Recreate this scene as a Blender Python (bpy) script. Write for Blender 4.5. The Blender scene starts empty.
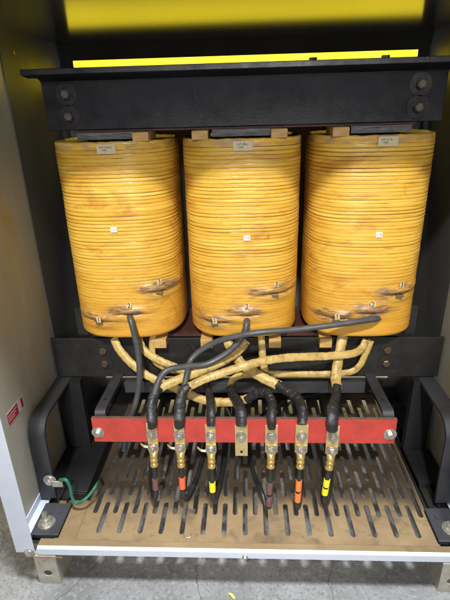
import bpy, bmesh, math, random
from mathutils import Vector, Matrix, noise
random.seed(7)
scene = bpy.context.scene
col = scene.collection

# ------------------------------------------------------------------ camera
CAM = Vector((0.01117, -1.55991, 0.67012)); YAW, PIT, ROL, FPX = -0.05093, -0.39486, -0.02761, 456.442
_f = Vector((math.sin(YAW)*math.cos(PIT), math.cos(YAW)*math.cos(PIT), math.sin(PIT)))
_r = Vector((math.cos(YAW), -math.sin(YAW), 0)); _u = _r.cross(_f)
R2 = _r*math.cos(ROL)+_u*math.sin(ROL); U2 = -_r*math.sin(ROL)+_u*math.cos(ROL)
cd = bpy.data.cameras.new('camera'); cam = bpy.data.objects.new('camera', cd); col.objects.link(cam)
M = Matrix((R2, U2, -_f)).transposed().to_4x4(); M.translation = CAM; cam.matrix_world = M
cd.sensor_fit = 'VERTICAL'; cd.sensor_height = 24; cd.lens = FPX/600*24; cd.clip_start = .01; cd.clip_end = 200
scene.camera = cam
scene.render.resolution_x = 768; scene.render.resolution_y = 1024

# ------------------------------------------------------------------ light
w = bpy.data.worlds.new('World'); scene.world = w; w.use_nodes = True
w.node_tree.nodes['Background'].inputs[0].default_value = (.80, .88, 1, 1)
w.node_tree.nodes['Background'].inputs[1].default_value = .22
def area(name, loc, target, size, power, color):
    l = bpy.data.lights.new(name, 'AREA'); l.shape = 'DISK'; l.size = size; l.energy = power; l.color = color
    o = bpy.data.objects.new(name, l); col.objects.link(o); o.location = loc
    o.rotation_euler = (Vector(target)-Vector(loc)).to_track_quat('-Z', 'Y').to_euler()
def spot(name, loc, target, size, power, color, deg, blend):
    l = bpy.data.lights.new(name, 'SPOT'); l.shadow_soft_size = size; l.energy = power; l.color = color
    l.spot_size = math.radians(deg); l.spot_blend = blend
    o = bpy.data.objects.new(name, l); col.objects.link(o); o.location = loc
    o.rotation_euler = (Vector(target)-Vector(loc)).to_track_quat('-Z', 'Y').to_euler()
spot('shaped_key_spot', (-.3, -5.2, 5.6), (0, -.2, .25), .20, 2600, (1, .96, .88), 17, .8)  # key lamp with an added narrow cone: lights the windings, keeps the tray dark
area('hall_lamp', (.5, -9.0, 3.3), (0, -.2, .2), 1.2, 310, (1, .97, .92))
area('hall_lamp', (.5, -1.35, 6.0), (0, -.6, -.5), .9, 800, (.92, .96, 1))
for sx in (-1, 1): area('added_side_fill', (sx*6, .2, .3), (0, .1, -.7), 1.6, 260, (1, .98, .94))  # low fill lamps added to brighten the concrete under the cabinet
area('rear_lamp', (0, .95, 2.9), (0, 1.7, 1.0),   .6, 80, (1, .95, .85))
scene.view_settings.view_transform = 'Standard'; scene.view_settings.look = 'None'
scene.view_settings.exposure = 0; scene.view_settings.gamma = 1

def at(x, y, Y):                       # a point of the plane y = Y, measured off the photograph
    d = _f*FPX + R2*(x-225) - U2*(y-300)
    return CAM + d*((Y-CAM.y)/d.y)
def at_z(x, y, Z):
    d = _f*FPX + R2*(x-225) - U2*(y-300)
    return CAM + d*((Z-CAM.z)/d.z)

# ------------------------------------------------------------------ materials
def mat(name, color, rough=.5, metal=0, var=None, scale=8, stretch=(1, 1, 1), bump=0, bscale=60, spec=.5,
        rvar=0, detail=6, coat=0, thr=(.35, .7), var2=None, scale2=3, thr2=(.5, .7), dist2=1.2):
    m = bpy.data.materials.new(name); m.use_nodes = True; nt = m.node_tree; N = nt.nodes; L = nt.links
    b = N['Principled BSDF']; b.inputs['Roughness'].default_value = rough; b.inputs['Metallic'].default_value = metal
    b.inputs['Specular IOR Level'].default_value = spec; b.inputs['Coat Weight'].default_value = coat
    b.inputs['Coat Roughness'].default_value = .12
    b.inputs['Base Color'].default_value = (*color, 1)
    tc = N.new('ShaderNodeTexCoord'); mp = N.new('ShaderNodeMapping'); mp.inputs['Scale'].default_value = stretch
    L.new(tc.outputs['Object'], mp.inputs[0])
    def nz(sc, de, dist=0.):
        n = N.new('ShaderNodeTexNoise'); n.inputs['Scale'].default_value = sc; n.inputs['Detail'].default_value = de
        n.inputs['Roughness'].default_value = .62; n.inputs['Distortion'].default_value = dist
        L.new(mp.outputs[0], n.inputs['Vector']); return n
    out = None
    def layer(prev, c2, sc, th, dist=.3):
        n = nz(sc, detail, dist); r = N.new('ShaderNodeMapRange'); r.inputs[1].default_value = th[0]; r.inputs[2].default_value = th[1]
        L.new(n.outputs[0], r.inputs[0]); mx = N.new('ShaderNodeMix'); mx.data_type = 'RGBA'
        if prev is None: mx.inputs[6].default_value = (*color, 1)
        else: L.new(prev, mx.inputs[6])
        mx.inputs[7].default_value = (*c2, 1); L.new(r.outputs[0], mx.inputs[0]); return mx.outputs[2], r.outputs[0]
    if var is not None: out, fac = layer(out, var, scale, thr)
    if var2 is not None: out, fac2 = layer(out, var2, scale2, thr2, dist2)
    if out is not None: L.new(out, b.inputs['Base Color'])
    if rvar:
        n = nz(scale*1.7, 5); r = N.new('ShaderNodeMapRange'); r.inputs[1].default_value = .3; r.inputs[2].default_value = .7
        r.inputs[3].default_value = max(.03, rough-rvar); r.inputs[4].default_value = min(1, rough+rvar)
        L.new(n.outputs[0], r.inputs[0]); L.new(r.outputs[0], b.inputs['Roughness'])
    if bump:
        n = nz(bscale, 5); bp = N.new('ShaderNodeBump'); bp.inputs['Strength'].default_value = bump; bp.inputs['Distance'].default_value = .004
        L.new(n.outputs[0], bp.inputs['Height']); L.new(bp.outputs[0], b.inputs['Normal'])
    m['bsdf'] = 1
    return m

MT = {}
MT['black'] = mat('black_paint', (.006, .007, .012), .36, var=(.013, .014, .020), scale=9, stretch=(1, 1, 1), bump=.17, bscale=190, rvar=.12, var2=(.05, .048, .045), scale2=30, thr2=(.62, .8))
MT['black2'] = mat('sooty_black_paint', (.010, .010, .011), .5, var=(.024, .022, .02), scale=7, bump=.25, bscale=90, rvar=.12, var2=(.06, .055, .045), scale2=22, thr2=(.6, .85))
MT['rust'] = mat('rust', (.30, .09, .02), .8, var=(.5, .3, .15), scale=60)
MT['deepblack'] = mat('deep_black', (.006, .006, .008), .6, var=(.012, .012, .013), scale=9)  # very dark black for the rear uprights, rails and side box
MT['bracket'] = mat('grey_black_paint', (.028, .030, .036), .4, var=(.05, .05, .056), scale=10, bump=.12, bscale=200, rvar=.1, var2=(.11, .10, .09), scale2=26, thr2=(.66, .8))
MT['core'] = mat('core_steel', (.22, .225, .24), .55, .4, var=(.045, .04, .038), scale=20, stretch=(1, 1, 10), bump=.3)
MT['board'] = mat('press_board', (.075, .026, .018), .6, var=(.03, .012, .009), scale=20, bump=.2)
MT['wood'] = mat('spacer_wood', (.66, .42, .15), .5, var=(.48, .27, .08), scale=18, stretch=(1, 1, 5), bump=.3, bscale=80)
MT['beige'] = mat('dusty_beige_paint', (.42, .415, .35), .42, var=(.52, .52, .48), scale=4, stretch=(1, 1, .5), bump=.12, bscale=30, rvar=.12, thr=(.4, .65), var2=(.48, .38, .17), scale2=4, thr2=(.48, .70))
MT['white'] = mat('white_blue_paint', (.54, .585, .68), .35, var=(.60, .64, .70), scale=14, rvar=.08, var2=(.42, .40, .36), scale2=22, thr2=(.66, .85), bump=.05)
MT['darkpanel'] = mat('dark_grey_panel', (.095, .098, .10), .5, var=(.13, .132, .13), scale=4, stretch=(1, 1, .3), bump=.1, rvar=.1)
MT['roof'] = mat('glossy_dark_roof', (.05, .05, .052), .15, var=(.06, .06, .058), scale=2, spec=.55)
MT['tan'] = mat('tan_dusty_tray', (.225, .160, .080), .5, var=(.165, .11, .053), scale=7, bump=.12, bscale=120, rvar=.12, var2=(.12, .085, .05), scale2=9, thr2=(.56, .8))
MT['zinc'] = mat('zinc_plate', (.62, .60, .54), .33, .85, var=(.40, .37, .30), scale=40, bump=.1, bscale=150, rvar=.12, var2=(.30, .2, .1), scale2=30, thr2=(.62, .8))
MT['footzinc'] = mat('foot_zinc', (.42, .38, .28), .45, .45, var=(.55, .54, .5), scale=30, bump=.1, rvar=.1, var2=(.22, .13, .06), scale2=25, thr2=(.6, .8))
MT['darkbolt'] = mat('dull_bolt', (.15, .13, .11), .42, .7, var=(.07, .065, .06), scale=60, bump=.2, bscale=200)
MT['brassbolt'] = mat('brown_bolt', (.20, .15, .09), .42, .7, var=(.08, .065, .04), scale=60, bump=.2, bscale=200)
MT['red'] = mat('red_board', (.52, .055, .042), .48, var=(.38, .042, .032), scale=18, bump=.1, bscale=120, rvar=.1, var2=(.22, .055, .04), scale2=24, thr2=(.58, .8))
MT['boardedge'] = mat('board_edge', (.13, .075, .055), .7, var=(.07, .04, .03), scale=60, bump=.3)
MT['brass'] = mat('terminal_brass', (.66, .50, .20), .36, .6, var=(.70, .60, .34), scale=28, bump=.15, bscale=90, rvar=.14, var2=(.34, .22, .08), scale2=34, thr2=(.6, .8))
MT['lug'] = mat('cable_lug_brass', (.78, .56, .20), .28, .75, var=(.50, .33, .09), scale=45, bump=.1, rvar=.1)
MT['tape'] = mat('black_tape', (.016, .016, .018), .32, var=(.034, .034, .036), scale=30, bump=1, bscale=55, rvar=.14, stretch=(1, 1, 1.8))
MT['cable'] = mat('grey_black_cable', (.055, .060, .068), .38, var=(.09, .095, .10), scale=20, bump=.08, rvar=.1)
MT['blackcable'] = mat('black_cable', (.018, .018, .019), .4, var=(.03, .03, .03), scale=20, bump=.1)
MT['paper'] = mat('varnished_tape', (.60, .44, .155), .34, var=(.44, .29, .08), scale=22, bump=.6, bscale=60, rvar=.12, var2=(.22, .12, .035), scale2=30, thr2=(.52, .72))
MT['tag'] = mat('cream_tag', (.72, .66, .48), .45, var=(.62, .50, .28), scale=60, bump=.05)
MT['whitetag'] = mat('white_tag', (.80, .80, .76), .45)
MT['numtag'] = mat('number_tag', (.72, .60, .36), .45, var=(.62, .48, .24), scale=90)
MT['ink'] = mat('ink', (.02, .02, .03), .5)
MT['blueink'] = mat('blue_ink', (.08, .10, .22), .5)
MT['orange'] = mat('orange_sleeve', (.85, .19, .04), .4)
MT['redorange'] = mat('red_orange_sleeve', (.82, .12, .05), .4)
MT['yellow'] = mat('yellow_sleeve', (.85, .68, .02), .4)
MT['brown'] = mat('brown_sleeve', (.16, .085, .075), .45, var=(.10, .05, .045), scale=60)
MT['green'] = mat('green_wire', (.02, .12, .07), .4)
MT['rubber'] = mat('rubber', (.012, .013, .02), .6, bump=.2)
MT['signred'] = mat('sign_red', (.45, .02, .03), .5)
MT['signwhite'] = mat('sign_white', (.55, .56, .58), .5)
MT['yellowwall'] = mat('yellow_wall', (.90, .69, .005), .6, var=(.84, .63, .004), scale=.8, detail=1)
MT['leaf'] = mat('dry_leaf', (.6, .6, .08), .5)
MT['stub'] = mat('tap_copper', (.20, .19, .18), .35, .6, var=(.3, .2, .1), scale=80)

def grille_mat():
    m = mat('dirty_shaded_tray_grille', (.23, .160, .080), .5, var=(.15, .10, .05), scale=6, bump=.15, bscale=120, rvar=.12, var2=(.07, .052, .034), scale2=16, thr2=(.52, .74), dist2=.6)
    nt = m.node_tree; N = nt.nodes; L = nt.links; b = N['Principled BSDF']; src = b.inputs['Base Color'].links[0].from_socket
    # dirt and shade painted into the colour: darker behind a wavy line, front lighter
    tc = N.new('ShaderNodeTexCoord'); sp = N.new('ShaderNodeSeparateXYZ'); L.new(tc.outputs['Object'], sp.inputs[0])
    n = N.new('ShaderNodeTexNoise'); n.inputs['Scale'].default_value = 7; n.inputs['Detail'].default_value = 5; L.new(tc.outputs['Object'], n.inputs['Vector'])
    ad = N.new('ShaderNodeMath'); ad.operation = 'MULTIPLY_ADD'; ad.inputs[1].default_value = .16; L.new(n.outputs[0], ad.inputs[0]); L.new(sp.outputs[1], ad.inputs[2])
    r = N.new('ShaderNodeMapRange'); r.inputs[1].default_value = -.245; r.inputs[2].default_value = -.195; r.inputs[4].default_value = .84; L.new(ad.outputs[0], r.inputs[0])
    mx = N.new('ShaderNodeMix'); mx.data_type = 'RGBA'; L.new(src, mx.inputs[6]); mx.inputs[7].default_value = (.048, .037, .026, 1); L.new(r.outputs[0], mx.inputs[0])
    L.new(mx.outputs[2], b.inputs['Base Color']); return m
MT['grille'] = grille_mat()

def coil_mat():
    m = bpy.data.materials.new('amber_varnish'); m.use_nodes = True; nt = m.node_tree; N = nt.nodes; L = nt.links
    b = N['Principled BSDF']; tc = N.new('ShaderNodeTexCoord')
    info = N.new('ShaderNodeObjectInfo')
    ad = N.new('ShaderNodeVectorMath'); ad.operation = 'ADD'
    sc = N.new('ShaderNodeVectorMath'); sc.operation = 'SCALE'; sc.inputs['Scale'].default_value = 7
    L.new(info.outputs['Location'], sc.inputs[0]); L.new(tc.outputs['Object'], ad.inputs[0]); L.new(sc.outputs[0], ad.inputs[1])
    def noise_(s, stretch, de=6, dist=.4, rough=.6):
        mp = N.new('ShaderNodeMapping'); mp.inputs['Scale'].default_value = stretch; L.new(ad.outputs[0], mp.inputs[0])
        n = N.new('ShaderNodeTexNoise'); n.inputs['Scale'].default_value = s; n.inputs['Detail'].default_value = de
        n.inputs['Distortion'].default_value = dist; n.inputs['Roughness'].default_value = rough; L.new(mp.outputs[0], n.inputs['Vector']); return n.outputs[0]
    def rng(v, a, c, lo=0, hi=1):
        r = N.new('ShaderNodeMapRange'); r.inputs[1].default_value = a; r.inputs[2].default_value = c
        r.inputs[3].default_value = lo; r.inputs[4].default_value = hi; L.new(v, r.inputs[0]); return r.outputs[0]
    def mix(a, c, f):
        x = N.new('ShaderNodeMix'); x.data_type = 'RGBA'
        if isinstance(a, tuple): x.inputs[6].default_value = (*a, 1)
        else: L.new(a, x.inputs[6])
        if isinstance(c, tuple): x.inputs[7].default_value = (*c, 1)
        else: L.new(c, x.inputs[7])
        L.new(f, x.inputs[0]); return x.outputs[2]
    c = mix((.86, .53, .075), (.72, .38, .036), rng(noise_(9, (1, 1, 9)), .38, .66))
    c = mix(c, (.93, .68, .15), rng(noise_(10, (.35, .35, 14), 3), .52, .72))
    c = mix(c, (.52, .21, .022), rng(noise_(5, (1, 1, 2.4), 7, .9), .54, .68, 0, .7))
    c = mix(c, (.30, .10, .015), rng(noise_(8, (1, 1, 1.5), 6, 1.6), .63, .74, 0, .7))
    # varnish ran down and pooled: thicker, darker resin towards the lower rim
    sz = N.new('ShaderNodeSeparateXYZ'); L.new(tc.outputs['Object'], sz.inputs[0])
    md = N.new('ShaderNodeMath'); md.operation = 'MULTIPLY_ADD'; md.inputs[1].default_value = .22; L.new(noise_(5, (1, 1, 2), 5, .6), md.inputs[0]); L.new(sz.outputs[2], md.inputs[2])
    c = mix(c, (.64, .29, .028), rng(md.outputs[0], .42, .12, 0, .7))
    c = mix(c, (.34, .20, .10), rng(noise_(60, (1, 1, 1), 3, .5), .68, .78, 0, .6))
    # resin pooled between the turns, grey scuffs with the slits' shade painted in at the taps and the raw band on the rim: painted per vertex as wear
    at_ = N.new('ShaderNodeAttribute'); at_.attribute_name = 'wear_and_shade'
    sep = N.new('ShaderNodeSeparateColor'); L.new(at_.outputs['Color'], sep.inputs[0])
    c = mix(c, (.22, .080, .010), rng(sep.outputs[0], .0, .7, 0, 1))
    br = N.new('ShaderNodeMath'); br.operation = 'MULTIPLY'; L.new(rng(noise_(45, (.6, .6, 3), 5, .8), .3, .6), br.inputs[0]); L.new(sep.outputs[1], br.inputs[1])
    c = mix(c, (.15, .09, .07), br.outputs[0])
    c = mix(c, (.46, .33, .17), rng(sep.outputs[2], 0, 1, 0, .85))
    L.new(c, b.inputs['Base Color'])
    L.new(rng(noise_(30, (1, 1, 3)), .35, .65, .26, .6), b.inputs['Roughness'])
    b.inputs['Coat Weight'].default_value = .15; b.inputs['Coat Roughness'].default_value = .25
    bp = N.new('ShaderNodeBump'); bp.inputs['Strength'].default_value = .35; bp.inputs['Distance'].default_value = .004
    L.new(noise_(55, (.7, .7, 1.6), 4, .3), bp.inputs['Height']); L.new(bp.outputs[0], b.inputs['Normal'])
    return m
MT['coil'] = coil_mat()

def concrete_mat():
    m = mat('worn_concrete', (.235, .232, .23), .88, var=(.115, .113, .11), scale=5, bump=.8, bscale=45, detail=12, var2=(.27, .27, .265), scale2=60, thr2=(.50, .72), dist2=.1)
    nt = m.node_tree; N = nt.nodes; L = nt.links; b = N['Principled BSDF']
    src = b.inputs['Base Color'].links[0].from_socket
    tc = N.new('ShaderNodeTexCoord'); n = N.new('ShaderNodeTexNoise'); n.inputs['Scale'].default_value = 95; n.inputs['Detail'].default_value = 10
    L.new(tc.outputs['Object'], n.inputs['Vector'])
    r = N.new('ShaderNodeMapRange'); r.inputs[1].default_value = .54; r.inputs[2].default_value = .66; r.inputs[4].default_value = .7; L.new(n.outputs[0], r.inputs[0])
    mx = N.new('ShaderNodeMix'); mx.data_type = 'RGBA'; L.new(src, mx.inputs[6]); mx.inputs[7].default_value = (.10, .10, .10, 1); L.new(r.outputs[0], mx.inputs[0])
    v = N.new('ShaderNodeTexVoronoi'); v.feature = 'DISTANCE_TO_EDGE'; v.inputs['Scale'].default_value = 2.3
    n2 = N.new('ShaderNodeTexNoise'); n2.inputs['Scale'].default_value = 6; n2.inputs['Detail'].default_value = 6; L.new(tc.outputs['Object'], n2.inputs['Vector'])
    mv = N.new('ShaderNodeMix'); mv.data_type = 'RGBA'; mv.inputs[0].default_value = .12; L.new(tc.outputs['Object'], mv.inputs[6]); L.new(n2.outputs[1], mv.inputs[7])
    L.new(mv.outputs[2], v.inputs['Vector'])
    r2 = N.new('ShaderNodeMapRange'); r2.inputs[1].default_value = .0; r2.inputs[2].default_value = .006; r2.inputs[3].default_value = .8; r2.inputs[4].default_value = 0; L.new(v.outputs[0], r2.inputs[0])
    m3 = N.new('ShaderNodeMix'); m3.data_type = 'RGBA'; L.new(mx.outputs[2], m3.inputs[6]); m3.inputs[7].default_value = (.07, .07, .07, 1); L.new(r2.outputs[0], m3.inputs[0])
    L.new(m3.outputs[2], b.inputs['Base Color']); return m
MT['concrete'] = concrete_mat()

# ------------------------------------------------------------------ builders
def new(): return bmesh.new()
def wloc(o):
    v = Vector((0, 0, 0))
    while o is not None: v += o.location; o = o.parent
    return v
def obj(name, bm, m, parent=None, origin=None, smooth=False, bevel=0, angle=35):
    """one mesh object; coordinates in bm are world coordinates"""
    bmesh.ops.recalc_face_normals(bm, faces=bm.faces)
    if origin is None:
        if parent is not None: origin = wloc(parent)
        else:
            xs = [v.co for v in bm.verts]
            origin = Vector((sum(c.x for c in xs)/len(xs), sum(c.y for c in xs)/len(xs), min(c.z for c in xs)))
    origin = Vector(origin)
    bmesh.ops.translate(bm, verts=bm.verts, vec=-origin)
    me = bpy.data.meshes.new(name); bm.to_mesh(me); bm.free()
    for mm in (m if isinstance(m, (list, tuple)) else [m]): me.materials.append(mm)
    if smooth:
        for p in me.polygons: p.use_smooth = True
        try: me.set_sharp_from_angle(angle=math.radians(angle))
        except Exception: pass
    o = bpy.data.objects.new(name, me); col.objects.link(o)
    if parent is not None: o.parent = parent; o.location = origin-wloc(parent)
    else: o.location = origin
    if bevel:
        md = o.modifiers.new('bevel', 'BEVEL'); md.width = bevel; md.segments = 2; md.limit_method = 'ANGLE'; md.angle_limit = math.radians(40)
    return o
def tag(o, label=None, cat=None, group=None, kind=None):
    if label: o['label'] = label
    if cat: o['category'] = cat
    if group: o['group'] = group
    if kind: o['kind'] = kind
    return o
def thing(name, loc, label, cat, group=None):
    o = bpy.data.objects.new(name, None); o.empty_display_size = .05; col.objects.link(o); o.location = loc
    return tag(o, label, cat, group)
def copy_tree(o, parent=None):
    c = o.copy(); col.objects.link(c); c.parent = parent
    for ch in list(o.children): copy_tree(ch, c)
    return c
def box(bm, x0, x1, y0, y1, z0, z1, mi=0):
    vs = [bm.verts.new((x, y, z)) for x in (x0, x1) for y in (y0, y1) for z in (z0, z1)]
    for q in ((0, 1, 3, 2), (4, 6, 7, 5), (0, 4, 5, 1), (2, 3, 7, 6), (0, 2, 6, 4), (1, 5, 7, 3)):
        f = bm.faces.new([vs[i] for i in q]); f.material_index = mi
    return vs
def prism(bm, pts, a, b, axis='x'):
    """closed outline pts in the other two axes, swept from a to b along axis"""
    def mk(p, t):
        return {'x': (t, p[0], p[1]), 'y': (p[0], t, p[1]), 'z': (p[0], p[1], t)}[axis]
    A = [bm.verts.new(mk(p, a)) for p in pts]; B = [bm.verts.new(mk(p, b)) for p in pts]; n = len(pts)
    bm.faces.new(A); bm.faces.new(B[::-1])
    for i in range(n): bm.faces.new((A[i], A[(i+1) % n], B[(i+1) % n], B[i]))
def strap(path, th):
    """offset an open 2-D path both ways into a closed outline"""
    L, R = [], []
    for i, p in enumerate(path):
        a = Vector(path[max(0, i-1)]); b = Vector(path[min(len(path)-1, i+1)]); d = (b-a).normalized(); n = Vector((-d.y, d.x))
        L.append(tuple(Vector(p)+n*th/2)); R.append(tuple(Vector(p)-n*th/2))
    return L+R[::-1]
def arc(cx, cy, r, a0, a1, n=8):
    return [(cx+r*math.cos(math.radians(a0+(a1-a0)*i/n)), cy+r*math.sin(math.radians(a0+(a1-a0)*i/n))) for i in range(n+1)]
def disc(bm, c, n, r, h, seg=20, r2=None, hole=0, rot=0):
    """cylinder from c along unit n"""
    n = Vector(n).normalized(); t = n.orthogonal().normalized(); s = n.cross(t); c = Vector(c); r2 = r if r2 is None else r2
    def ring(rr, hh): return [bm.verts.new(c+n*hh+(t*math.cos(2*math.pi*i/seg+rot)+s*math.sin(2*math.pi*i/seg+rot))*rr) for i in range(seg)]
    A, B = ring(r, 0), ring(r2, h)
    for i in range(seg): bm.faces.new((A[i], A[(i+1) % seg], B[(i+1) % seg], B[i]))
    if hole:
        C_, D = ring(hole, 0), ring(hole, h)
        for i in range(seg):
            j = (i+1) % seg
            bm.faces.new((C_[i], D[i], D[j], C_[j])); bm.faces.new((A[i], C_[i], C_[j], A[j])); bm.faces.new((B[i], B[j], D[j], D[i]))
    else: bm.faces.new(A[::-1]); bm.faces.new(B)
def spline(P, sub=10):
    """Catmull-Rom through the points, each (Vector, radius)"""
    out = []
    Q = [P[0]]+list(P)+[P[-1]]
    for i in range(1, len(Q)-2):
        for k in range(sub):
            t = k/sub; p0, p1, p2, p3 = Q[i-1], Q[i], Q[i+1], Q[i+2]
            f = lambda a, b, c, d: .5*((2*b)+(c-a)*t+(2*a-5*b+4*c-d)*t*t+(3*b-a-3*c+d)*t**3)
            out.append((Vector([f(p0[0][j], p1[0][j], p2[0][j], p3[0][j]) for j in range(3)]), p1[1]+(p2[1]-p1[1])*t))
    out.append(P[-1]); return out
def tube(bm, P, sub=10, seg=14, flat=1., wrap=0, pitch=.02, rough=0, seed=0, up=Vector((0, -1, .3))):
    S = spline(P, sub); rings = []; s = 0
    tprev = None; nrm = None
    for i, (p, r) in enumerate(S):
        d = (S[min(i+1, len(S)-1)][0]-S[max(i-1, 0)][0]).normalized()
        if nrm is None: nrm = (up-d*up.dot(d)).normalized()
        else: nrm = (nrm-d*nrm.dot(d)).normalized()
        bn = d.cross(nrm)
        if i: s += (p-S[i-1][0]).length
        ring = []
        for k in range(seg):
            a = 2*math.pi*k/seg; rr = r
            if wrap:
                ph = (s/pitch+k/seg) % 1.0
                rr *= 1+wrap*(ph-.5)
            if rough:
                rr *= 1+rough*noise.noise(Vector((p.x*24+seed, p.y*24+math.cos(a)*1.1, p.z*24+math.sin(a)*1.1)))
            ring.append(bm.verts.new(p+nrm*math.cos(a)*rr*flat+bn*math.sin(a)*rr))
        rings.append(ring)
    for a, b in zip(rings, rings[1:]):
        for k in range(seg): bm.faces.new((a[k], a[(k+1) % seg], b[(k+1) % seg], b[k]))
    bm.faces.new(rings[0][::-1]); bm.faces.new(rings[-1])
def bolt_bm(bm, c, n, r, washer=True, h=None, sq=False, rot=.2):
    n = Vector(n).normalized(); c = Vector(c); h = h or r*.8
    if washer:
        disc(bm, c, n, r*1.75, r*.18, 28); disc(bm, c+n*r*.18, n, r*1.3, r*.2, 24, r2=r*1.22)
        c = c+n*r*.38
    disc(bm, c, n, r*1.0, h*.8, 6, rot=rot); disc(bm, c+n*h*.8, n, r*.97, h*.2, 6, r2=r*.78, rot=rot)
def stud(bm, c, n, r, rot=.2):
    """washer, nut and threaded end"""
    n = Vector(n).normalized(); c = Vector(c)
    disc(bm, c, n, r*1.45, r*.15, 26); disc(bm, c+n*r*.15, n, r*1.15, r*.25, 22, r2=r*1.05)
    disc(bm, c+n*r*.4, n, r*.98, r*.55, 6, r2=r*.9, rot=rot); disc(bm, c+n*r*.95, n, r*.52, r*.35, 14, r2=r*.45)
def text(name, s, size, c, m, parent, xdir=(1, 0, 0), up=(0, 0, 1), thick=.0003, stretch=1.):
    cu = bpy.data.curves.new('t', 'FONT'); cu.body = s; cu.size = size; cu.align_x = 'CENTER'; cu.align_y = 'CENTER'; cu.extrude = thick
    o = bpy.data.objects.new('t', cu); col.objects.link(o); dg = bpy.context.evaluated_depsgraph_get()
    me = bpy.data.meshes.new_from_object(o.evaluated_get(dg)); bpy.data.objects.remove(o)
    bm = new(); bm.from_mesh(me); bpy.data.meshes.remove(me)
    X = Vector(xdir).normalized(); Y = Vector(up); Y = (Y-X*Y.dot(X)).normalized(); Z = X.cross(Y); c = Vector(c)
    for v in bm.verts: v.co = c+X*v.co.x*stretch+Y*v.co.y+Z*v.co.z
    return obj(name, bm, m, parent, c)

# ------------------------------------------------------------------ dimensions
WX = .70; YF = -.585; YB = .385; ZC = .915; ZP = -.55; ZG = -.705
YW = -.130          # front face of the core clamps

# ------------------------------------------------------------------ setting
b = new(); bmesh.ops.create_grid(b, x_segments=1, y_segments=1, size=12)
for v in b.verts: v.co.z = ZG
tag(obj('floor', b, MT['concrete']), kind='structure')
b = new(); box(b, -3.2, 3.2, 1.75, 1.85, ZG+.004, .35)
tag(obj('unseen_wall_base', b, MT['footzinc']), kind='structure')  # unseen lower wall, made grey to keep yellow bounce off the concrete
b = new(); box(b, -3.2, 3.2, 1.75, 1.85, .351, 3.2)
tag(obj('wall', b, MT['yellowwall']), kind='structure')

# ------------------------------------------------------------------ cabinet
cab = thing('cabinet', (0, -.1, ZG), 'open steel cabinet with beige side walls, dark glossy roof and white front edge', 'cabinet')
for s in (-1, 1):
    b = new(); box(b, s*WX, s*(WX+.004), YF+.003, -.09, ZP-.03, ZC)
    tag(obj('side_wall', b, MT['beige'], cab), 'beige dusty side wall, front half')
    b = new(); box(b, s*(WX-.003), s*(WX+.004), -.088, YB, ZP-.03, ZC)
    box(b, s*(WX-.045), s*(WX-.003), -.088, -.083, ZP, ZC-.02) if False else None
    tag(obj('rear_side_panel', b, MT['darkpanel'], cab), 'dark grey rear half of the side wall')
    b = new(); box(b, s*(WX-.055), s*(WX+.004), YF-.004, YF, ZP-.022, ZC)
    obj('front_edge', b, MT['white'], cab, bevel=.0012)
    b = new(); box(b, s*(WX-.004), s*(WX-.0005), YF+.02, -.3, ZP+.001, ZP+.03); box(b, s*(WX-.034), s*(WX-.004), YF+.02, -.3, ZP+.001, ZP+.004)
    obj('base_flange', b, MT['white'], cab)
# rear wall with its wide opening
b = new(); ox0, ox1, oz0, oz1 = -.648, .655, .765, .858
box(b, -WX, ox0, YB, YB+.004, ZP, ZC); box(b, ox1, WX, YB, YB+.004, ZP, ZC)
box(b, ox0, ox1, YB, YB+.004, oz1, ZC); box(b, ox0, ox1, YB, YB+.004, ZP, oz0)
obj('back_wall', b, MT['darkpanel'], cab)
b = new(); box(b, -WX-.004, WX+.004, YF-.004, YB+.004, ZC, ZC+.004)
obj('roof', b, MT['roof'], cab)
b = new(); box(b, -WX-.004, WX+.004, YF-.006, YF-.004, ZC-.0, ZC+.04)
obj('roof_edge', b, MT['white'], cab)
b = new(); disc(b, (-WX, .0, .848), (1, 0, 0), .006, .004, 10)
obj('rivet', b, MT['zinc'], cab)
# floor tray: lip, rim and side strips
b = new(); n = 60; x0, x1 = -.636, .66; prof = [(YF+.004, ZP), (YF, ZP-.002), (YF-.003, ZP-.008), (YF-.004, ZP-.03), (YF-.002, ZP-.0325), (YF+.001, ZP-.0325), (YF+.002, ZP-.008), (YF+.004, ZP-.004)]
prism(b, prof, x0, x1)
obj('front_lip', b, MT['white'], cab)
b = new(); box(b, -.636, .66, YF+.004, -.5605, ZP-.003, ZP)
box(b, -.636, -.527, -.5605, -.405, ZP-.003, ZP)
obj('tray_rim', b, MT['tan'], cab)
b = new(); box(b, .592, WX, -.5605, YB, ZP-.012, ZP-.009); box(b, -WX, -.636, YF+.02, YB, ZP-.012, ZP-.009); box(b, -.636, -.529, -.404, .2, ZP-.012, ZP-.009); box(b, -.636, .592, .2, YB, ZP-.012, ZP-.009)
obj('side_tray', b, MT['black2'], cab)
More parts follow.
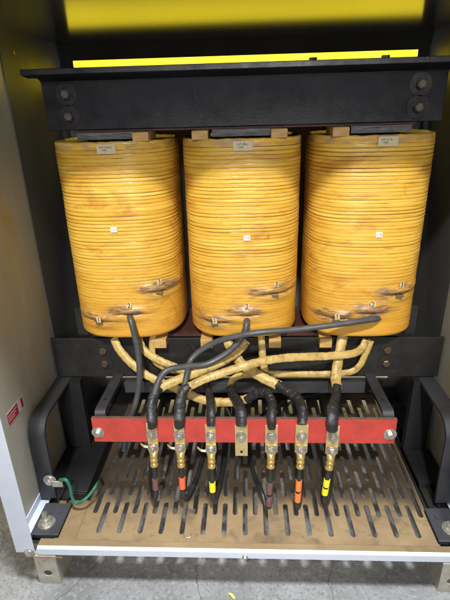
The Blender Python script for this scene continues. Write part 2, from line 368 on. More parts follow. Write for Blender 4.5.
# perforated grille with staggered slots
X0, PX, SY1, SY2 = -.4625, .0663, -.534, -.408; PY = .154; SW = .016
gx0, gx1, gy0, gy1 = -.526, .582, -.560, .230
b = new()
def loop(pts):
    vs = [b.verts.new((x, y, ZP)) for x, y in pts]
    for i in range(len(vs)): b.edges.new((vs[i], vs[(i+1) % len(vs)]))
loop([(gx0, gy0), (gx1, gy0), (gx1, gy1), (gx0, gy1)])
for half in (0, 1):
    for i in range(16+half):
        cx = X0+PX*(i-.5*half)
        for r in range(5):
            ya = SY1+PY*r+half*PY/2; yb = ya+(SY2-SY1)
            if yb > gy1-.02: continue
            rr = SW/2
            loop(arc(cx, ya+rr, rr, 180, 360, 6)+arc(cx, yb-rr, rr, 0, 180, 6))
bmesh.ops.triangle_fill(b, use_beauty=True, edges=b.edges[:])
g = bmesh.ops.extrude_face_region(b, geom=b.faces[:]); bmesh.ops.translate(b, verts=[e for e in g['geom'] if isinstance(e, bmesh.types.BMVert)], vec=(0, 0, -.003))
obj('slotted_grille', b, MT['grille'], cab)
# turned-down edge of the grille
b = new(); box(b, gx1, gx1+.0025, gy0, gy1, ZP-.03, ZP+.0005); obj('grille_edge', b, MT['tan'], cab)
# screws on lip and post
b = new(); bolt_bm(b, at(245, 557.5, YF-.004), (0, -1, 0), .0055); obj('screw', b, MT['zinc'], cab)
b = new(); bolt_bm(b, at(29.5, 552.5, YF-.004), (0, -1, 0), .009, rot=.5); obj('screw', b, MT['zinc'], cab)
# angle feet
for s, xa, xb_ in ((-1, -.652, -.585), (1, .588, .655)):
    b = new()
    prof = [(xa, ZP-.035), (xb_, ZP-.035), (xb_+(.0 if s < 0 else 0), ZG+.001), (xa, ZG+.001)]
    hc = ((xa+xb_)/2, ZG+.045)
    # front plate with a real hole
    vs = [b.verts.new((p[0], YF-.006, p[1])) for p in prof]
    for i in range(4): b.edges.new((vs[i], vs[(i+1) % 4]))
    hv = [b.verts.new((hc[0]+.0135*math.cos(a*math.pi/10), YF-.006, hc[1]+.0135*math.sin(a*math.pi/10))) for a in range(20)]
    for i in range(20): b.edges.new((hv[i], hv[(i+1) % 20]))
    bmesh.ops.triangle_fill(b, use_beauty=True, edges=b.edges[:])
    g = bmesh.ops.extrude_face_region(b, geom=b.faces[:]); bmesh.ops.translate(b, verts=[e for e in g['geom'] if isinstance(e, bmesh.types.BMVert)], vec=(0, .004, 0))
    xs = xb_ if s < 0 else xa
    box(b, xs-.002, xs+.002, YF-.0065, YF+.09, ZG+.0005, ZP-.0345)
    box(b, xa, xb_, YF-.002, YF+.09, ZP-.035, ZP-.0335)
    obj('foot', b, MT['footzinc'], cab)
b = new(); box(b, -.648, -.560, YF-.0078, YF-.0068, ZP-.0385, ZP-.0345); tag(obj('rust_streak', b, MT['rust'], cab), 'orange rusty edge over the left foot')
# warning sign on the left wall
sg = thing('warning_sticker', (-WX+.0005, -.42, -.20), 'small red and white warning sticker on the beige left wall', 'sticker')
def wall_z(px, py): 
    d = _f*FPX + R2*(px-225) - U2*(py-300); return CAM+d*((-WX+.001-CAM.x)/d.x)
q = [wall_z(6.5, 416), wall_z(22, 393.5), wall_z(25.5, 406), wall_z(9, 427)]
ya, yb = (q[0].y+q[3].y)/2, (q[1].y+q[2].y)/2; zt_, zb_ = (q[0].z+q[1].z)/2, (q[2].z+q[3].z)/2
b = new(); box(b, -WX+.0002, -WX+.0008, ya, yb, zb_, zt_); obj('backing', b, MT['signwhite'], sg)
hh = zt_-zb_; ww = yb-ya
b = new(); box(b, -WX+.0008, -WX+.0012, ya+ww*.02, ya+ww*.62, zb_+hh*.08, zt_-hh*.08); box(b, -WX+.0008, -WX+.0012, ya+ww*.82, ya+ww*.94, zb_+hh*.12, zt_-hh*.1)
obj('red_field', b, MT['signred'], sg)
for k in range(3):
    b = new(); z = zt_-hh*(.28+.2*k)
    for i in range(7-k): box(b, -WX+.0012, -WX+.0014, ya+ww*(.06+.075*i), ya+ww*(.11+.075*i), z-hh*.04, z+hh*.04)
    obj('print_line', b, MT['signwhite'], sg)

# ------------------------------------------------------------------ core and clamps
core = thing('transformer_core', (0, 0, -.28), 'laminated grey steel core with top and bottom yokes behind the windings', 'core')
b = new(); box(b, -.55, .55, -.085, .085, .632, .77); obj('yoke', b, MT['core'], core)
b = new(); box(b, -.55, .55, -.085, .085, -.22, -.072); obj('yoke', b, MT['core'], core)
for x in (-.4, 0, .4):
    b = new(); box(b, x-.075, x+.075, -.084, .084, -.071, .631); obj('leg', b, MT['core'], core)
b = new(); box(b, -.50, .50, -.128, .128, .618, .6235); obj('top_board', b, MT['board'], core)
b = new(); box(b, -.50, .50, -.115, .115, -.0715, -.060); obj('bottom_board', b, MT['board'], core)
for x in (-.4, 0, .4):
    b = new(); box(b, x-.085, x+.085, -.150, -.10, .598, .6175); obj('flux_shunt', b, MT['core'], core)

beam = thing('upper_clamp_beam', (0, YW, .62), 'black painted channel beam bolted across the top of the three windings', 'beam')
b = new()
zt0, zt1 = .7625, .786
prism(b, [(YW, .625), (YW+.010, .625), (YW+.010, .772), (YW+.010, .786), (-.193, .786), (-.194, .7705), (YW-.014, .7625), (YW-.004, .757), (YW, .748)], -.575, .575)
obj('web', b, MT['black'], beam, smooth=True, bevel=.0015)
b = new(); prism(b, [(YW+.0102, .7702), (YW+.0102, .7862), (-.1935, .7862), (-.1945, .7708), (YW-.02, .7655)], -.602, -.5752); prism(b, [(YW+.0102, .7702), (YW+.0102, .7862), (-.1935, .7862), (-.1945, .7708), (YW-.02, .7655)], .5752, .602)
obj('flange_end', b, MT['black'], beam)
for x in (-.5045, .5015):
    for z in (.7225, .6630):
        b = new(); disc(b, (x, YW, z), (0, -1, 0), .031, .003, 36); obj('washer', b, MT['black'], beam, smooth=True)
        b = new(); bolt_bm(b, (x, YW-.003, z), (0, -1, 0), .0145, washer=False, h=.014, rot=random.random()); obj('bolt', b, MT['darkbolt'], beam)

for px, py in ((386, 53.5), (313, 58)):
    c = at(px, py, -.15); b = new(); disc(b, (c.x, -.15, .7862), (0, 0, 1), .011, .009, 6); obj('top_nut', b, MT['darkbolt'], beam)

low = thing('lower_clamp_plate', (0, YW, -.23), 'black painted steel plate bolted across the foot of the three windings', 'clamp plate')
b = new(); prism(b, [(YW, -.2295), (YW+.010, -.2295), (YW+.010, -.0725), (YW, -.0725)], -.692, .692)
obj('plate', b, MT['black2'], low, bevel=.0015)
for x in (-.5045, .5015):
    for z in (-.118, -.171):
        b = new(); disc(b, (x, YW, z), (0, -1, 0), .027, .003, 36); obj('washer', b, MT['black2'], low, smooth=True)
        b = new(); bolt_bm(b, (x, YW-.003, z), (0, -1, 0), .0145, washer=False, h=.012, rot=random.random()); obj('bolt', b, MT['brassbolt'], low)
for s in (-1, 1):
    b = new(); box(b, min(s*.56, s*.60), max(s*.56, s*.60), -.10, -.04, -.0725, .035); obj('end_block', b, MT['black2'], low)

sb = thing('spacer_block_row', (0, -.15, .6), '', '') if False else None
for lab, zc_, ys, yy in (('top', .6045, .0125, -.168), ('bottom', -.0765, .017, -.152)):
    for k, x in enumerate((-.29, -.1185 if lab == 'top' else -.128, .108, .2815)):
        b = new(); w_ = .0235 if lab == 'top' else .021
        yb0 = yy-.012
        box(b, x-w_, x+w_, yb0, -.06, zc_-ys, zc_+ys)
        wh = ('under the right side of the left winding', 'under the left side of the middle winding', 'under the right side of the middle winding', 'under the left side of the right winding')[k]
        if lab == 'top': wh = wh.replace('under', 'on top of')
        tag(obj('spacer_block', b, MT['wood'], bevel=.002), 'varnished wooden spacer block ' + wh, 'wooden block', 'wooden spacer blocks')

# ------------------------------------------------------------------ windings
A_, B_, NE = .1874, .1926, 2.8
ZT, ZB = .594, -.041
TAPSX = {11: ((.003, 0), (.003, 0), (.001, -.004)), 18: ((-.010, -.008), (-.012, -.006), (-.020, -.012)), 25: ((-.010, .004), (-.010, -.002), (-.026, -.018))}
TAPS0 = [(-.083, .024), (.024, .050), (.126, .128)]      # cable exits on the front
TAGS0 = [(-.084, .036), (.024, .086), (.127, .163)]
def shifted(lst, seed): return [(x+dx, z+dz) for (x, z), (dx, dz) in zip(lst, TAPSX[seed])]
def ellip(t):
    c, s = math.cos(t), math.sin(t)
    x = A_*math.copysign(abs(c)**(2/NE), c); y = B_*math.copysign(abs(s)**(2/NE), s); return x, y
# even spacing along the outline
NS = 220; dense = [ellip(2*math.pi*i/4000) for i in range(4001)]; cum = [0]
for i in range(4000): cum.append(cum[-1]+math.dist(dense[i], dense[i+1]))
OUT = []; j = 0
for k in range(NS):
    t = cum[-1]*k/NS
    while cum[j+1] < t: j += 1
    f = (t-cum[j])/(cum[j+1]-cum[j]+1e-12); OUT.append((dense[j][0]*(1-f)+dense[j+1][0]*f, dense[j][1]*(1-f)+dense[j+1][1]*f))
NRM = []
for k in range(NS):
    a, c = OUT[k-1], OUT[(k+1) % NS]; d = Vector((c[0]-a[0], c[1]-a[1])).normalized(); NRM.append((d.y, -d.x))
def front_y(x):                       # the front surface at offset x from the winding's axis
    return -B_*(max(0, 1-abs(x/A_)**NE))**(1/NE)
def winding(seed, cx):
    TAPS = shifted(TAPS0, seed)
    bm = new(); wear_and_shade = bm.loops.layers.color.new('wear_and_shade'); H = ZT-ZB; NZ = 620; turns = 56
    rows = []; wr = []
    edges_ = [0]; rnd = random.Random(seed)
    for i in range(turns): edges_.append(edges_[-1]+1+rnd.uniform(-.09, .10))
    tot = edges_[-1]; edges_ = [e/tot for e in edges_]
    amp_t = [rnd.choice((.55, .8, 1., 1.15, 1.45))*rnd.uniform(.85, 1.1) for _ in range(turns)]; off_t = [rnd.uniform(-.0004, .0004) for _ in range(turns)]
    for i in range(NZ+1):
        z = i/NZ*H; row = []; wrow = []
        for k in range(NS):
            ox, oy = OUT[k]; nx, ny = NRM[k]
            fr = oy < 0
            zz = z+.0006*noise.noise(Vector((ox*6+seed, oy*6, z*5)))+.00025*noise.noise(Vector((ox*25, oy*25+seed, z*22)))
            bulge = 0; scuff = 0; slit = 0
            if fr and oy < -.08:
                for q, (tx, tz) in enumerate(TAPS):
                    dx = (ox-tx)/.055; dz = (z+ZB-tz)
                    g = math.exp(-dx*dx)
                    zz -= .016*g*math.copysign(1, dz)*math.exp(-(dz/.03)**2)*min(1, abs(dz)/.01)
                    bulge += .012*g*math.exp(-((dz-.014)/.014)**2) + .006*g*math.exp(-((dz+.016)/.012)**2)
                    slit = max(slit, math.exp(-((ox-tx)/.034)**2-(dz/.0032)**2))
                    nn = .5+.8*noise.noise(Vector((ox*18+seed, z*40, q)))
                    scuff = max(scuff, (nn+.45)*math.exp(-((ox-tx+.008)/.085)**2-((dz-.011)/.030)**2)*1.35, (.55 if seed > 20 and tx > 0 else .38)*(.6+1.6*noise.noise(Vector((ox*11+seed, z*20, 5+q))))*math.exp(-((ox-tx-.01)/.11)**2-(dz/.040)**2)*1.9)
            u = min(max(zz/H, 0), .99999)
            lo = min(int(u*turns), turns-1)
            while lo > 0 and edges_[lo] > u: lo -= 1
            while lo < turns-1 and edges_[lo+1] < u: lo += 1
            ph = (u-edges_[lo])/(edges_[lo+1]-edges_[lo])
            low_ = min(1, max(0, (z-.05)/.24)); strength = (.22+.78*low_)*amp_t[lo]*(.9+.45*noise.noise(Vector((ox*7, oy*7+lo*3.1, seed))))
            prof = math.sin(math.pi*min(max(ph, 0), 1))**.30
            d = .0021*strength*(prof-1)+off_t[lo]*low_
            top = z > H-.022
            if top: d = -.0012+.0016*noise.noise(Vector((ox*40, oy*40, z*80+seed)))
            d += bulge-.009*slit
            d += .0016*noise.noise(Vector((ox*12+seed*2, oy*12, z*10)))
            # rounded lower and upper rims
            if z < .014: d -= .014*(1-math.sqrt(max(0, 1-((.014-z)/.014)**2)))
            if z > H-.005: d -= .004*((z-(H-.005))/.005)**2
            groove = min(1, max(0, (1-prof)*1.6*(.25+.75*strength))) if not top else 0
            edgez = ZB+z
            if top: edgez += .0016*noise.noise(Vector((ox*50, oy*50, seed)))*(z-(H-.022))/.022
            row.append(bm.verts.new((cx+ox+nx*d, oy+ny*d, edgez)))
            raw = (1 if top else 0)*(.55+.9*noise.noise(Vector((ox*30, oy*30, z*60+seed))))
            wrow.append((groove, min(1, max(0, scuff+slit*.9)), min(1, max(0, raw))))
        rows.append(row); wr.append(wrow)
    for i in range(NZ):
        for k in range(NS):
            k2 = (k+1) % NS
            f = bm.faces.new((rows[i][k], rows[i][k2], rows[i+1][k2], rows[i+1][k]))
            for lp, wv in zip(f.loops, (wr[i][k], wr[i][k2], wr[i+1][k2], wr[i+1][k])): lp[wear_and_shade] = (*wv, 1)
    # winding wall turned over at both ends
    for rws, zz in ((rows[-1], ZT-.006), (rows[0], ZB+.004)):
        prev = rws
        for fr, dz in ((.93, 0), (.60, 0), (.60, -.05 if rws is rows[-1] else .05)):
            cur = [bm.verts.new((cx+OUT[k][0]*fr, OUT[k][1]*fr, zz+dz)) for k in range(NS)]
            for k in range(NS):
                f = bm.faces.new((prev[k], prev[(k+1) % NS], cur[(k+1) % NS], cur[k]))
                for lp in f.loops: lp[wear_and_shade] = (.3, .3, .8, 1)
            prev = cur
    return bm
WL = [('left', -.4, 'amber varnished left winding with its tap 2 cable hanging straight down', '111'),
      ('middle', 0., 'amber varnished middle winding whose tap 2 cable curls off to the left', '112'),
      ('right', .4, 'amber varnished right winding whose tap 2 carries a long straight cable', '113')]
def tagbox(x, z, w_, h_, cx, lift=.006, t=.001):
    y = front_y(x)-lift
    e = .02; sl = (front_y(x+e)-front_y(x-e))/(2*e)
    X = Vector((1, sl, 0)).normalized(); Z = Vector((0, 0, 1)); c = Vector((cx+x, y, z)); n = X.cross(Z)   # towards the camera
    if n.y > 0: n = -n
    bm = new(); vs = []
    for dn in (0, t):
        for sx, sz in ((-1, -1), (1, -1), (1, 1), (-1, 1)): vs.append(bm.verts.new(c+X*sx*w_/2+Z*sz*h_/2+n*dn))
    for q in ((0, 1, 2, 3), (4, 5, 6, 7), (0, 1, 5, 4), (1, 2, 6, 5), (2, 3, 7, 6), (3, 0, 4, 7)): bm.faces.new([vs[i] for i in q])
    return bm, c+n*(t+.0002), X
TOPTX = {'111': 'MY13.6A2\n13682', '112': 'WP.386.J\n13682', '113': 'MY.51.R1\n13682'}
for i, (nm, cx, lab, num) in enumerate(WL):
    root = thing('winding', (cx, 0, ZB), lab, 'winding', 'the three transformer windings')
    obj('winding_body', winding(11+i*7, cx), MT['coil'], root, smooth=True, angle=70)
    TAPS = shifted(TAPS0, 11+i*7)
    for k, (tx, tz) in enumerate(shifted(TAGS0, 11+i*7)):
        bm, c, X = tagbox(tx, tz, .016, .0195, cx, lift=(.0155, .0115, .0115)[k], t=.0006)
        rr = Matrix.Rotation(random.uniform(-.12, .12), 3, 'Y'); bmesh.ops.rotate(bm, cent=c, matrix=rr, verts=bm.verts); X = rr @ X
        t = obj('number_tag', bm, MT['numtag'], root, c)
        text('digit', str(k+1), .0235, c, MT['ink'], t, X, rr @ Vector((0, 0, 1)))
    bm, c, X = tagbox((.005, .014, .012)[i], (.338, .306, .310)[i], .020, .0165, cx, lift=.003)
    t = obj('centre_tag', bm, MT['whitetag'], root, c); text('digits', num, .0105, c, MT['blueink'], t, X)
    bm, c, X = tagbox((.012, .005, .010)[i], (.574, .574, .577)[i], .056, .026, cx, lift=.0035)
    t = obj('name_tag', bm, MT['tag'], root, c)
    a_, b_ = TOPTX[num].split('\n')
    text('print', a_, .0085, c+Vector((-.002, 0, .0045)), MT['ink'], t, X); text('print', b_, .0065, c+Vector((-.007, 0, -.003)), MT['ink'], t, X)
    for k, (tx, tz) in enumerate(TAPS):
        if k == 1: continue
        bm = new(); y = front_y(tx)
        box(bm, cx+tx-.013, cx+tx+.009, y-.016, y+.02, tz-.006, tz+.002)
        obj('tap_stub', bm, MT['stub'], root, bevel=.001)

# ------------------------------------------------------------------ red terminal board
YR = -.394
tb = thing('terminal_board', (0, YR, -.308), 'long red insulating board carrying seven brass terminals in front of the windings', 'terminal board')
b = new(); box(b, -.4815, .4690, YR, YR+.0005+.011, -.308, -.217)
o = obj('board', b, [MT['red'], MT['boardedge']], tb)
for p in o.data.polygons:
    if abs(p.normal.z) > .5 or abs(p.normal.x) > .5: p.material_index = 1
for x0_, x1_, xe0, xe1 in ((-.472, -.437, -.476, -.441), (.432, .468, .430, .465)):
    b = new(); path = [(YW-.001, -.216), (YR+.040, -.206)] + [(YR+.0175+.016*math.sin(math.radians(a)) if False else YR+.036-.016*math.sin(math.radians(a)), -.222+.016*math.cos(math.radians(a))) for a in (0, 22, 45, 68, 90)] + [(YR+.0195, -.300)]
    prism(b, strap(path, .006), xe0, xe1)
    o = obj('support_arm', b, MT['bracket'], tb, smooth=True, bevel=.0008)
    b = new(); disc(b, ((xe0+xe1)/2, YR+.085, -.2045), (0, .04, 1), .005, .0008, 12); obj('hole', b, MT['rubber'], o)
for px, py in ((98, 432.3), (390, 434.3)):
    b = new(); bolt_bm(b, at(px, py, YR), (0, -1, 0), .0115, rot=random.random()); obj('bolt', b, MT['zinc'], tb, smooth=False)
# steel cross bar behind the board
b = new(); box(b, -.437, .432, -.158, -.135, -.281, -.237); obj('cross_bar', b, MT['bracket'], tb, bevel=.001)

TERM = [(152.4, 433.6, 5.3), (179.6, 434, 5.2), (210.6, 435, 5.2), (241.3, 435.4, 6.4), (271.4, 435.4, 6.3), (301.6, 435.4, 6.3), (332.4, 436.6, 6.3)]
YT = YR-.0045
ordn = ['leftmost', 'second', 'third', 'fourth', 'fifth', 'sixth', 'rightmost']
for k, (px, py, hw) in enumerate(TERM):
    c = at(px, py, YR); hwm = hw/456*1.42
    zt_ = c.z+.042; zb_ = c.z-(.078 if k == 3 else .064)
    b = new(); sx = -.004 if k == 0 else 0
    vs = [b.verts.new((x, y, z)) for y in (YR-.0005, YT) for x, z in ((c.x-hwm, zt_), (c.x+hwm, zt_), (c.x+hwm, zb_), (c.x-hwm, zb_))]
    for q in ((0, 1, 2, 3), (4, 7, 6, 5), (0, 4, 5, 1), (1, 5, 6, 2), (2, 6, 7, 3), (3, 7, 4, 0)): b.faces.new([vs[i] for i in q])
    tp = obj('terminal_strip', b, MT['brass'], tb, bevel=.0008)
    b = new(); stud(b, (c.x, YT, c.z), (0, -1, 0), .0125, rot=random.random()); obj('nut', b, MT['zinc'], tp)
    if k == 3:
        b = new(); disc(b, (c.x, YT, zb_+.017), (0, -1, 0), .0048, .0006, 16); obj('hole', b, MT['rubber'], tp)

for px, py in ((147, 445), (174, 446.5), (204, 449)):
    b = new(); c = at(px, py, YR+.004)
    for dz in (0, -.005): tube(b, [(c+Vector((-.022, .006, .004+dz)), .0016), (c+Vector((-.008, -.004, dz)), .0018), (c+Vector((.012, -.004, -.002+dz)), .0016)], 4, 8)
    obj('binding_wire', b, MT['brass'], tb, smooth=True)
# ------------------------------------------------------------------ supply cables with lugs
SLEEVE = {0: [('brown', 478, 489)], 1: [('redorange', 477, 488)], 2: [('yellow', 482, 491)],
          4: [('brown', 482, 493), ('brown', 496, 505)], 5: [('orange', 480, 490), ('orange', 492.5, 501)], 6: [('yellow', 479, 486), ('yellow', 488, 494)]}
LUGB = {0: (155.5, 485), 1: (182.5, 486), 2: (212.5, 488), 4: (269, 503), 5: (297.5, 500), 6: (324.5, 495)}
names = {0: 'brass cable lug with brown sleeve on the leftmost terminal', 1: 'brass cable lug with red sleeve on the second terminal from left',
         2: 'brass cable lug with one plain yellow sleeve under the third terminal', 4: 'brass cable lug with two brown sleeves split by black',
         5: 'brass cable lug with two orange sleeves split by black', 6: 'brass cable lug with two short yellow sleeves split by black under rightmost terminal'}
for k in (0, 1, 2, 4, 5, 6):
    px, py, hw = TERM[k]; c = at(px, py, YR); z2 = c.z-.048
    p_top = Vector((c.x, YT-.003, z2)); bx, by = LUGB[k]; yend = YR-.028
    pe = at(bx, by, yend)
    ax = (pe-p_top).normalized()
    root = thing('supply_cable', (c.x, YT, ZP), names[k], 'cable', 'supply cables bolted below the red board')
    # palm + barrel in one skin
    b = new(); S = [(a_, b_*1.38, c_*1.35) for a_, b_, c_ in [(-.014, .0115, .0022), (-.011, .0125, .0022), (.010, .0125, .0022), (.018, .0105, .005), (.025, .0095, .0090), (.034, .0100, .0095), (.037, .0085, .0078), (.041, .0100, .0096),
                    (.050, .0100, .0096), (.053, .0083, .0076), (.058, .0100, .0096), (.066, .0100, .0098)]]
    side = ax.cross(Vector((0, -1, 0))).normalized(); nn = side.cross(ax)
    rings = []
    for s, wx_, ty in S:
        cc = p_top+ax*s; rings.append([b.verts.new(cc+side*wx_*math.cos(2*math.pi*i/16)+nn*ty*math.sin(2*math.pi*i/16)) for i in range(16)])
    for r0, r1 in zip(rings, rings[1:]):
        for i in range(16): b.faces.new((r0[i], r0[(i+1) % 16], r1[(i+1) % 16], r1[i]))
    b.faces.new(rings[0]); b.faces.new(rings[-1])
    lg = obj('lug', b, MT['lug'], root, smooth=True, angle=60)
    b = new(); stud(b, p_top+Vector((0, -.002, 0)), (0, -1, -.05), .0125, rot=random.random()); obj('nut', b, MT['zinc'], lg)
    # the cable itself: down, then back under the board and through the tray
    def q(py_): # point on the lug axis at that photo height
        t0, t1 = 0, .3
        for _ in range(30):
            t = (t0+t1)/2; P_ = p_top+ax*t-CAM; yy = 300-FPX*P_.dot(U2)/P_.dot(_f)
            if yy < py_: t0 = t
            else: t1 = t
        return p_top+ax*t
    e = p_top+ax*.062; last = q(SLEEVE[k][-1][2]); side_d = (-.02, .015, .01, 0, -.02, .012, .02)[k]
    P = [(e, .0086), (last, .0086), (Vector((last.x+side_d*.2, last.y-.004, last.z-.035)), .0084), (Vector((last.x+side_d, last.y+.03, max(ZP+.022, last.z-.075))), .0084),
         (Vector((last.x+side_d*2.2, last.y+.12, ZP+.014)), .0084), (Vector((last.x+side_d*3.0, last.y+.22, ZP+.012)), .0084),
         (Vector((last.x+side_d*3.4, last.y+.34, ZP+.010)), .0084), (Vector((last.x+side_d*4, last.y+.62, ZP+.0105)), .0084)]
    b = new(); tube(b, P, 10, 12); obj('cable_jacket', b, MT['blackcable'], root, smooth=True)
    for m_, y0_, y1_ in SLEEVE[k]:
        b = new(); a0, a1 = q(y0_), q(y1_); tube(b, [(a0, .0104), (a0+(a1-a0)*.5, .0107), (a1, .0102)], 3, 16); obj('sleeve', b, MT[m_], root, smooth=True, angle=60)

# ------------------------------------------------------------------ winding leads: cloth-wrapped, taped black at the board
def lead(label, pts, tape=None, r=.016, flat=.55, cat='winding lead', seed=0):
    allp = pts+(tape or [])
    root = thing('winding_lead', at(*allp[-1][:3]), label, cat, 'cloth wrapped winding leads')
    b = new(); tube(b, [(at(x, y, Y), (rr[0] if rr else r)*.92) for x, y, Y, *rr in pts], 14, 16, flat, wrap=.09, pitch=.024, rough=.09, seed=seed)
    obj('wrapping', b, MT['paper'], root, smooth=True, angle=28)
    if tape:
        b = new(); tube(b, [(at(x, y, Y), (rr[0] if rr else r*1.18)*.86) for x, y, Y, *rr in tape], 14, 18, .8, wrap=.12, pitch=.024, rough=.13, seed=seed+5)
        obj('tape', b, MT['tape'], root, smooth=True, angle=24)
YL = YR-.012
# A: middle winding -> first terminal
lead('yellowish lead sweeping from the middle winding down left to the leftmost terminal', [(247, 341, -.17), (238, 351, -.19), (218, 364, -.24), (190, 375, -.28), (168, 384, -.31), (157, 390, -.325)],
     [(160, 388, -.322, .015), (154, 396, -.345, .019), (151.5, 408, -.375, .020), (152, 420, YL, .019), (152.5, 427, YL, .017)], .0155, seed=1)
# B: right winding -> second terminal
lead('long yellowish lead from the right winding to the second terminal from left', [(366, 340, -.16), (361, 349, -.18), (350, 354, -.20), (325, 356, -.22), (285, 358, -.25), (255, 363, -.28), (222, 373, -.31), (200, 381, -.325), (187, 388, -.335)],
     [(190, 386, -.333, .014), (183, 392, -.345, .018), (180, 405, -.37, .0205), (179.5, 418, YL, .020), (179.6, 427, YL, .017)], .0145, seed=2)
# C: left winding -> fifth terminal
lead('yellowish lead from under the left winding to the fifth terminal from left', [(114, 338, -.15), (119, 349, -.17), (131, 363, -.19), (150, 377, -.21), (170, 386, -.235), (188, 394, -.26), (208, 401, -.28), (232, 402, -.29), (250, 398, -.295)],
     [(246, 400, -.295, .015), (257, 393.5, -.30, .018), (267, 394, -.315, .020), (272, 403, -.345, .021), (271.5, 416, YL, .021), (271.4, 427, YL, .019)], .0155, seed=3)
# D: left winding -> third terminal
lead('yellowish lead from under the left winding to the third terminal from left', [(139, 338, -.15), (144, 350, -.17), (157, 359, -.19), (174, 367, -.205), (190, 375, -.22), (204, 382, -.245)],
     [(201, 380, -.24, .013), (207, 387, -.27, .015), (210, 398, -.32, .017), (211, 412, -.385, .018), (210.8, 426, YL, .0165)], .0145, seed=4)
# E: short riser behind
lead('short wrapped lead hidden behind the crossing leads below the left winding', [(153, 335, -.15), (152, 348, -.16), (155, 361, -.17), (166, 368, -.185), (182, 372, -.19), (206, 377, -.19)], None, .012, seed=5)
# F: middle winding -> sixth terminal
lead('yellowish lead slanting from the middle winding to the sixth terminal from left', [(228, 341, -.15), (233, 352, -.17), (243, 365, -.20), (260, 376, -.23), (280, 386, -.26)],
     [(277, 384.5, -.256, .019), (287, 391, -.28, .020), (298, 400, -.32, .0205), (302, 411, -.375, .022), (301.6, 424, YL, .0195)], .0185, seed=6)
# G: right winding -> fourth terminal
lead('yellowish lead running level below the right winding to the fourth terminal', [(371, 340, -.15), (366, 352, -.155), (360, 365, -.16), (350, 372, -.165), (325, 374, -.17), (285, 374, -.175), (255, 374, -.185), (238, 376, -.20), (231, 382, -.22), (230, 390, -.24)],
     [(230, 387, -.235, .014), (232, 394, -.27, .017), (238, 403, -.33, .020), (241, 413, -.385, .022), (241.3, 426, YL, .020)], .0125, seed=7)
# H: right winding -> seventh terminal
lead('thick wrapped lead dropping straight from the right winding to the rightmost terminal', [(343, 336, -.15), (340, 350, -.175), (337, 366, -.21), (336, 379, -.24), (337, 388, -.27)],
     [(337, 386, -.265, .018), (336, 397, -.31, .0175), (333, 408, -.365, .021), (332.5, 420, YL, .022), (332.4, 430, YL, .0195)], .0185, seed=8)
# I: thin riser under the middle winding
lead('short wrapped lead rising to the underside of the middle winding', [(261, 336, -.15), (262, 347, -.16), (263, 360, -.175), (265, 372, -.185)], None, .0135, seed=9)

def cable(label, pts, r, m='cable', cat='tap cable', name='tap_cable', seed=0, collar=True):
    root = thing(name, at(*pts[0][:3]), label, cat, 'grey rubber tap cables')
    b = new(); tube(b, [(at(x, y, Y), r) for x, y, Y in pts], 12, 14); obj('jacket', b, MT[m], root, smooth=True)
    if collar:
        b = new(); a0 = at(*pts[0]); a1 = at(*pts[1]); d = (a1-a0).normalized()
        disc(b, a0+d*.012, d, r*1.16, .02, 18, r2=r*1.1); obj('collar', b, MT['stub'], root, smooth=True)
cable('grey cable hanging from tap 2 of the left winding down behind the red board', [(129.5, 315, -.185), (131, 321, -.212), (134.5, 335, -.225), (138, 352, -.23), (139.5, 372, -.24), (138.5, 390, -.25), (134, 408, -.27), (127, 425, -.28), (124, 450, -.29)], .0100)
cable('grey cable curling from tap 2 of the middle winding to the leftmost terminal', [(247, 318, -.185), (246.5, 325, -.212), (242, 337, -.225), (228, 352, -.24), (207, 364, -.26), (186, 366.5, -.28), (168, 370, -.30), (159, 380, -.32), (154, 396, -.345)], .0105)
cable('long grey cable running left from tap 2 of the right winding', [(379, 318.5, -.185), (371, 319.5, -.222), (340, 324, -.235), (300, 329, -.245), (255, 333, -.26), (222, 340, -.25), (203, 349, -.245), (191, 360, -.26), (187, 374, -.30), (184, 390, -.34)], .0098)

for k, (pp, lb) in enumerate((([(322, 384, .02), (300, 392, -.02), (280, 402, -.08), (262, 416, -.12), (250, 440, -.16)], 'thin black cable slanting behind the fifth and sixth terminals'),
        ([(345, 388, .0), (320, 393, -.04), (298, 399, -.10), (284, 410, -.14), (280, 440, -.16)], 'thin black cable dipping behind the sixth terminal'),
        ([(225, 384, .05), (222, 392, .0), (224, 402, -.06), (232, 420, -.1), (236, 440, -.12)], 'thin black cable dropping behind the third terminal'),
        ([(375, 392, -.1), (350, 386, -.12), (325, 386, -.13), (305, 391, -.14), (290, 396, -.16)], 'thin black cable lying level behind the rightmost terminal'))):
    b = new(); tube(b, [(at(x, y, Y), .006) for x, y, Y in pp], 10, 10)
    tag(obj('control_cable', b, MT['blackcable'], smooth=True), lb, 'cable', 'thin black cables behind the board')

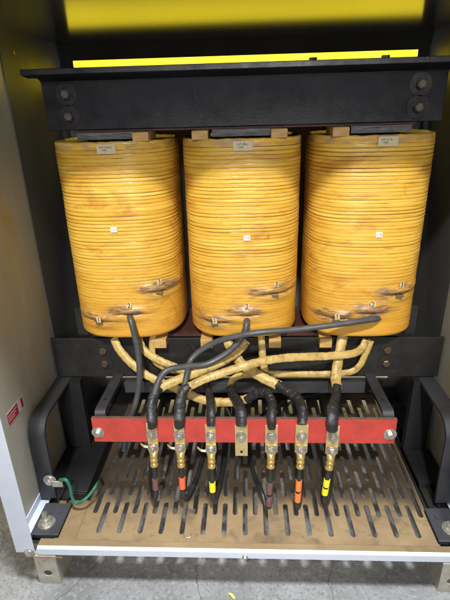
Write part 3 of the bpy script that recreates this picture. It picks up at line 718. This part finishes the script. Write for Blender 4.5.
# ------------------------------------------------------------------ mounting brackets and feet
def bracket(s, label):
    root = thing('mounting_bracket', (s*.665, -.36, ZP), label, 'bracket', 'black mounting brackets')
    xa, xb2 = sorted((s*(.694 if s < 0 else .680), s*(.640 if s < 0 else .622)))
    yf, zt, r = -.398, -.236, .062
    path = [(YW-.001, zt), (-.25, zt), (yf+r, zt)]+[(yf+r-r*math.sin(math.radians(a)), zt-r+r*math.cos(math.radians(a))) for a in range(10, 91, 10)]+[(yf-.002, -.42), (yf-.008, ZP+.014)]
    b = new(); prism(b, strap(path, .011), xa, xb2); obj('strap', b, MT['bracket'], root, smooth=True, bevel=.0015)
    # side web next to the wall and rear upright
    b = new(); box(b, xa, xb2, YW-.03, YW-.001, ZP+.02, zt-.007); obj('rear_upright', b, MT['deepblack'], root, bevel=.001)
    b = new(); box(b, min(s*.640, s*.60), max(s*.640, s*.60), YW-.028, YW-.001, ZP-.008, zt+.004); box(b, min(s*.694, s*.60), max(s*.694, s*.60), YW-.2, YW-.03, ZP-.005, ZP+.018); obj('inner_rail', b, MT['deepblack'], root)
    # foot plate on a ribbed rubber pad
    fx0, fx1 = sorted((s*.668, s*.580)); fy0, fy1 = -.556, -.432
    b = new(); box(b, fx0, fx1, fy0, fy1, ZP+.010, ZP+.016)
    obj('foot_plate', b, MT['bracket'], root, bevel=.002)
    b = new(); box(b, fx0+.004, fx1-.004, fy0+.002, fy1-.002, ZP+.0005, ZP+.010)
    for i in range(8): box(b, fx0+.004+i*.009, fx0+.010+i*.009, fy0-.001, fy0+.002, ZP+.001, ZP+.0095)
    for i in range(9): 
        xx = fx1-.004 if s < 0 else fx0+.001
        box(b, xx, xx+.003, fy0+.005+i*.010, fy0+.010+i*.010, ZP+.001, ZP+.0095)
    obj('rubber_pad', b, MT['rubber'], root)
    cxb = s*.632; cyb = -.513
    b = new(); disc(b, (cxb, cyb, ZP+.016), (0, 0, 1), .027, .003, 30); disc(b, (cxb, cyb, ZP+.019), (0, 0, 1), .022, .004, 26); obj('washer', b, MT['zinc'], root, smooth=True)
    b = new(); disc(b, (cxb, cyb, ZP+.023), (0, 0, 1), .0155, .013, 6, rot=.4); disc(b, (cxb, cyb, ZP+.036), (0, 0, 1), .0085, .022, 16); obj('bolt', b, MT['zinc'], root)
    b = new(); disc(b, (cxb+s*-.024, cyb+.045, ZP+.016), (0, 0, 1), .010, .003, 20); obj('slot_washer', b, MT['bracket'], root)
bracket(-1, 'black bent steel bracket beside the left wall with a green earth wire on it')
bracket(1, 'black bent steel bracket at the right wall, without any wire')

ew = thing('earth_wire', at(50, 484, -.415), 'green earth wire bolted with a ring lug to the left bracket', 'wire')
c0 = at(50, 480, -.411)
b = new(); bolt_bm(b, c0, (0, -1, 0), .0125, rot=.7); obj('bolt', b, MT['zinc'], ew)
b = new(); c1 = at(58, 483, -.413); box(b, c1.x-.018, c1.x+.018, c1.y-.006, c1.y-.002, c1.z-.013, c1.z+.012)
obj('ring_lug', b, MT['footzinc'], ew, bevel=.003)
b = new(); tube(b, [(at(60, 480, -.417), .006), (at(66, 480, -.425), .006), (at(70, 487, -.43), .0052), (at(72, 497, -.44), .0052), (at(76, 503, -.447), .0052), (at(84, 500, -.445), .0052), (at(91, 493, -.425), .0052), (at(97, 484, -.398), .0048), (at_z(101, 478, ZP-.004), .0044)], 10, 10)
obj('wire', b, MT['green'], ew, smooth=True)

# black boxes of ironwork beneath the windings: base channels on which the brackets stand
for s, lab in ((-1, 'black base channel running back from the left bracket foot'), (1, 'black base channel running back from the right bracket foot')):
    b = new(); xa, xb2 = sorted((s*.60, s*.635)); prism(b, [(xa, ZP-.008), (xb2, ZP-.008), (xb2, ZP+.008), (xb2-.004, ZP+.008), (xb2-.004, ZP-.004), (xa+.004, ZP-.004), (xa+.004, ZP+.008), (xa, ZP+.008)], -.42, .33, 'y')
    tag(obj('base_channel', b, MT['black2']), lab, 'channel', 'base channels')

b = new(); box(b, -.598, -.535, -.40, -.06, ZP-.008, ZP+.035); box(b, -.594, -.539, -.404, -.40, ZP-.004, ZP+.030)
tag(obj('low_black_box', b, MT['deepblack'], bevel=.003), 'low black box lying between the left bracket and the slotted grille', 'box')  # plain low black box beside the grille
# ------------------------------------------------------------------ small litter
c = at_z(187.5, 535, ZP+.002)
b = new(); tube(b, [(Vector((c.x+.012*math.cos(a), c.y+.010*math.sin(a), ZP+.002)), .0014) for a in [math.radians(t) for t in range(-200, 60, 20)]], 3, 8)
tag(obj('wire_ring', b, MT['zinc'], smooth=True), 'tiny open metal ring lying on the tan tray near its front edge', 'metal ring')
c = at_z(231, 596, ZG+.003)
b = new(); tube(b, [(c+Vector((-.010, .008, 0)), .001), (c+Vector((0, .004, .002)), .0045), (c+Vector((.007, -.003, .001)), .004), (c+Vector((.011, -.010, 0)), .001)], 4, 8, flat=.3, up=Vector((0, 0, 1)))
tag(obj('plastic_scrap', b, MT['leaf'], smooth=True), 'small yellow-green scrap on the concrete in front of the cabinet', 'scrap')
